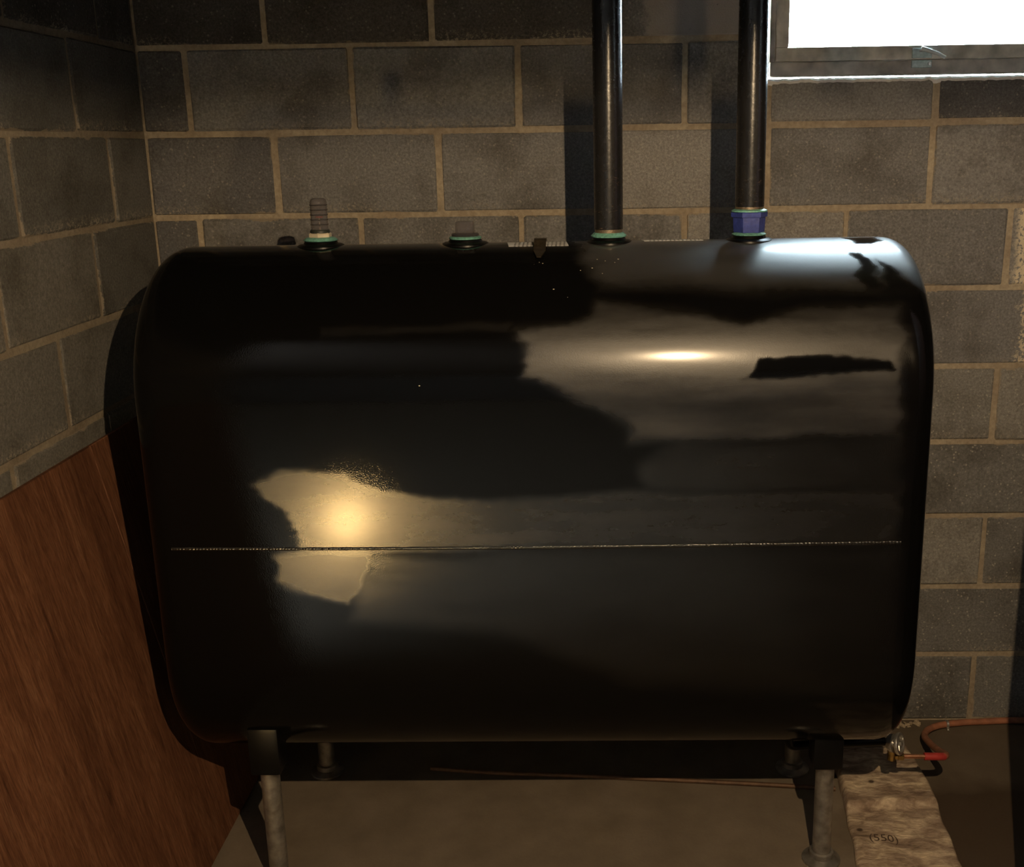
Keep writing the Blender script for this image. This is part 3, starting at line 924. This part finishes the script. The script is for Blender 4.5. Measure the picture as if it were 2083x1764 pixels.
along(bm, [(0.010, 0.013), (0.010, 0.023)], b0, 20)
hub = from_bm('stem', bm, M['alu'], va)
bm = bmesh.new()
along(bm, [(0.020, 0.022), (0.0255, 0.023), (0.0265, 0.027), (0.0255, 0.031), (0.020, 0.032), (0.020, 0.022)], b0, 32)
for k in range(3):
    qm = ax.to_track_quat('Z', 'Y').to_matrix()
    d = qm @ Vector((math.cos(k * 2.094), math.sin(k * 2.094), 0))
    tube_bm(bm, [b0 + ax * 0.027 - d * 0.004, b0 + ax * 0.027 + d * 0.021], 0.003, 8)
wheel = from_bm('hand_wheel', bm, M['alu'], va)
bm = bmesh.new(); along(bm, [(0.006, 0.024), (0.006, 0.034), (0.003, 0.036)], b0, 6)
from_bm('wheel_nut', bm, M['alu'], wheel)
bm = bmesh.new()
lathe_bm(bm, [(0.013, 0.012), (0.013, -0.006), (0.010, -0.010), (0.010, -0.038), (0.0, -0.040)], (0, 0, 0), 'Z', 24)
from_bm('valve_body', bm, M['brass'], va)
bm = bmesh.new()
lathe_bm(bm, [(0.007, 0.006), (0.0085, 0.014), (0.0105, 0.0145), (0.0105, 0.027), (0.007, 0.029)], (0, 0, -0.030), 'X', 6, 6)
from_bm('flare_nut', bm, M['brass'], va, angle=20)
fl_ = thing('fuel_line', 'orange coated copper fuel line running from the valve to the base of the back wall', 'tube', (1.72, -0.43, 0.156))
F0 = Vector((1.72, -0.43, 0.156))
tube('bare_end', [Vector(p) - F0 for p in ((1.716, -0.43, 0.156), (1.745, -0.43, 0.1555), (1.776, -0.43, 0.155))], 0.0056, M['copper'], fl_, 14)['label'] = 'bare copper end of the line'
tube('sleeve', [Vector(p) - F0 for p in catmull([(1.770, -0.43, 0.155), (1.79, -0.43, 0.1548), (1.808, -0.4285, 0.1535), (1.819, -0.424, 0.151)], 4)], 0.0092, M['red'], fl_, 16)['label'] = 'red plastic sleeve'
line_pts = catmull([(1.806, -0.4285, 0.1535), (1.821, -0.421, 0.150), (1.836, -0.385, 0.132), (1.846, -0.30, 0.092), (1.856, -0.20, 0.054), (1.868, -0.130, 0.030), (1.893, -0.082, 0.020), (1.935, -0.050, 0.014), (1.995, -0.032, 0.011), (2.06, -0.026, 0.0105), (2.20, -0.022, 0.0105), (2.6, -0.05, 0.0105)], 9)
tube('coated_tube', [Vector(p) - F0 for p in line_pts], 0.0088, M['coat'], fl_, 16)
bm = bmesh.new()
lathe_bm(bm, [(0.0095, -0.004), (0.0115, -0.003), (0.0115, 0.003), (0.0095, 0.004)], Vector((1.957, -0.0425, 0.0128)) - F0, 'X', 18)
box_bm(bm, Vector((1.953, -0.060, 0.0005)) - F0, Vector((1.961, -0.050, 0.006)) - F0, 0.001, 1)
from_bm('pipe_clip', bm, M['alu'], fl_)

# old bare copper tube lying on the floor behind the legs
oc = tube('copper_tube', catmull([(0.55, -0.235, 0.0062), (0.714, -0.256, 0.0062), (0.95, -0.273, 0.0062), (1.25, -0.300, 0.0062), (1.45, -0.320, 0.0062), (1.585, -0.336, 0.0062)], 8), 0.0058, M['tarnish'], None, 12)
tag(oc, 'thin tarnished copper tube lying on the floor under the tank', 'tube')

# ------------------------------------------------------------------ absorbent pad on the floor
def pad_h(u, v):
    h = 0.013 + 0.005 * noise.noise(Vector((u * 2.2, v * 5, 1))) + 0.0035 * noise.noise(Vector((u * 5 + 2 * v, v * 14, 4)))
    vy = v + 0.012 * noise.noise(Vector((u * 6, 0, 8)))
    t = min(1, max(0, (0.315 - vy) / 0.012))
    h += 0.017 * t + 0.006 * math.sin(PI * min(1, max(0, vy / 0.315)))
    h -= 0.004 * math.exp(-((v - 0.70 - 0.12 * u) / 0.03) ** 2)
    return h
def pad_xy(u, v):
    y = -0.19 - 0.78 * v
    xl = 1.606 - 0.012 * min(1, v / .25) - 0.075 * max(0, v - .25) + 0.004 * noise.noise(Vector((0, v * 12, 0)))
    xr = 1.812 + 0.004 * math.sin(v * 6) - 0.03 * max(0, v - .3) + 0.004 * noise.noise(Vector((3, v * 12, 0)))
    return xl + (xr - xl) * u, y + 0.01 * u
padt = thing('absorbent_pad', 'crumpled oil stained absorbent pad on the floor by the right front leg', 'pad', (1.70, -0.5, 0))
Q0 = Vector((1.70, -0.5, 0))
NU, NV = 60, 150
bm = bmesh.new()
top = [[None] * (NU + 1) for _ in range(NV + 1)]; bot = [[None] * (NU + 1) for _ in range(NV + 1)]
for j in range(NV + 1):
    for i in range(NU + 1):
        u, v = i / NU, j / NV
        x, y = pad_xy(u, v)
        e = min(1, min(u, 1 - u) / 0.04)
        top[j][i] = bm.verts.new(Vector((x, y, max(0.004, pad_h(u, v) * (0.55 + 0.45 * math.sqrt(e))))) - Q0)
        bot[j][i] = bm.verts.new(Vector((x, y, 0.0008)) - Q0)
for j in range(NV):
    for i in range(NU):
        bm.faces.new((top[j][i], top[j][i + 1], top[j + 1][i + 1], top[j + 1][i]))
        bm.faces.new((bot[j][i], bot[j + 1][i], bot[j + 1][i + 1], bot[j][i + 1]))
    for i in (0, NU):
        bm.faces.new((top[j][i], top[j + 1][i], bot[j + 1][i], bot[j][i]))
for i in range(NU):
    for j in (0, NV):
        bm.faces.new((top[j][i], top[j][i + 1], bot[j][i + 1], bot[j][i]))
from_bm('cloth', bm, M['pad'], padt, angle=70)
# ink stamp following the folds
cu = bpy.data.curves.new('stamp', 'FONT')
cu.body = '(550)'
cu.size = 0.032
cu.resolution_u = 3
to = bpy.data.objects.new('stamp_curve', cu)
S.collection.objects.link(to)
dg = bpy.context.evaluated_depsgraph_get()
tm = bpy.data.meshes.new_from_object(to.evaluated_get(dg))
bpy.data.objects.remove(to); bpy.data.curves.remove(cu)
bmt = bmesh.new(); bmt.from_mesh(tm)
bmesh.ops.subdivide_edges(bmt, edges=bmt.edges[:], cuts=2, use_grid_fill=True)
ca, sa = math.cos(-0.10), math.sin(-0.10)
for v in bmt.verts:
    x = 1.616 + ca * v.co.x - sa * v.co.y
    y = -0.552 + (sa * v.co.x + ca * v.co.y) * 1.1
    vv = (-0.19 - y) / 0.78
    (xa, _), (xb, _) = pad_xy(0, vv), pad_xy(1, vv)
    uu = (x - xa) / (xb - xa)
    v.co = Vector((x, y, pad_h(uu, vv) + 0.0012)) - Q0
st = from_bm('ink_stamp', bmt, M['ink'], padt, smooth=False)
st['label'] = 'faded brown ink stamp on the pad'
bpy.data.meshes.remove(tm)

# crumbled mortar along the foot of the back wall
rr = random.Random(12)
bm = bmesh.new()
for k in range(46):
    x = 1.72 + 0.165 * rr.random()
    r = rr.uniform(0.002, 0.007)
    bmesh.ops.create_icosphere(bm, subdivisions=1, radius=r, matrix=Matrix.Translation((x, -0.008 - rr.random() * 0.03, r * 0.55)) @ Matrix.Rotation(rr.random() * 6, 4, 'Z') @ Matrix.Diagonal((rr.uniform(1, 2.2), rr.uniform(.7, 1.2), rr.uniform(.5, .9), 1)))
for v in bm.verts:
    v.co += Vector([rr.uniform(-.0012, .0012) for _ in range(3)])
    v.co.z = max(0.0004, v.co.z)
db = from_bm('mortar_rubble', bm, M['rubble'], None, smooth=False)
tag(db, 'crumbs of pale mortar fallen along the foot of the back wall', 'rubble')
db['kind'] = 'stuff'

# ------------------------------------------------------------------ things outside the frame that light or shade the view
pdl = thing('pendant_lamp', 'dark enamel pendant lamp hanging over the middle of the basement', 'lamp', LAMP)
zr = -0.0205
bm = bmesh.new()
pr = [(0.180, zr), (0.172, 0.012), (0.14, 0.045), (0.09, 0.075), (0.035, 0.092), (0.022, 0.094)]
lathe_bm(bm, pr + [(r - 0.002, t - 0.0025) for r, t in pr[::-1]], (0, 0, 0), 'Z', 96)
bmesh.ops.delete(bm, geom=[f for f in bm.faces if len(f.verts) > 10], context='FACES')
from_bm('shade', bm, M['shade'], pdl)
lathe('socket', [(0.02, 0.018), (0.02, 0.09), (0.012, 0.10)], (0, 0, 0), M['shade'], pdl, n=20)
lathe('cord', [(0.004, 0.098), (0.004, ZC - LAMP.z)], (0, 0, 0), M['shade'], pdl, n=8)
GL = Vector((-0.02, -2.86, 0.125))
gl = thing('work_light', 'small hooded work light on a short stand, aimed at the left half of the tank', 'lamp', (GL.x, GL.y, 0))
aim = (Vector((0.56, -0.745, 0.86)) - GL).normalized()
mw = Matrix.Translation((0, 0, GL.z)) @ aim.to_track_quat('Z', 'Y').to_matrix().to_4x4()
lathe('stand', [(0.07, 0), (0.07, 0.012), (0.02, 0.02), (0.014, 0.03), (0.014, 0.04), (0.0, 0.045)], (0, 0, 0), M['shade'], gl, n=24)
bm = bmesh.new()
hp = [(0.0, -0.05), (0.045, -0.048), (0.086, -0.01), (0.090, 0.30), (0.087, 0.30), (0.083, 0.0), (0.0, -0.004)]
lathe_bm(bm, hp, (0, 0, 0), 'Z', 40)
bmesh.ops.transform(bm, matrix=mw, verts=bm.verts)
from_bm('hood', bm, M['shade'], gl)
bm = bmesh.new()
lathe_bm(bm, [(0.0, 0.0), (0.078, 0.002), (0.078, 0.008), (0.05, 0.016), (0.0, 0.018)], (0, 0, 0), 'Z', 40)
bmesh.ops.transform(bm, matrix=mw, verts=bm.verts)
from_bm('lens', bm, M['globe'], gl)
bo = thing('boiler', 'dark brown sheet metal boiler standing beside the tank wall', 'boiler', (2.10, -1.25, 0))
box('jacket', (-0.289, -0.30, 0.0), (0.35, 0.30, 1.75), M['jacket'], bo, 0.008, 2)
box('front_door', (-0.24, -0.315, 0.35), (0.30, -0.302, 1.2), M['jacket'], bo, 0.004, 2)
tube('flue', [(0.05, 0, 1.74), (0.05, 0, 2.32)], 0.075, M['galv'], bo, 24)
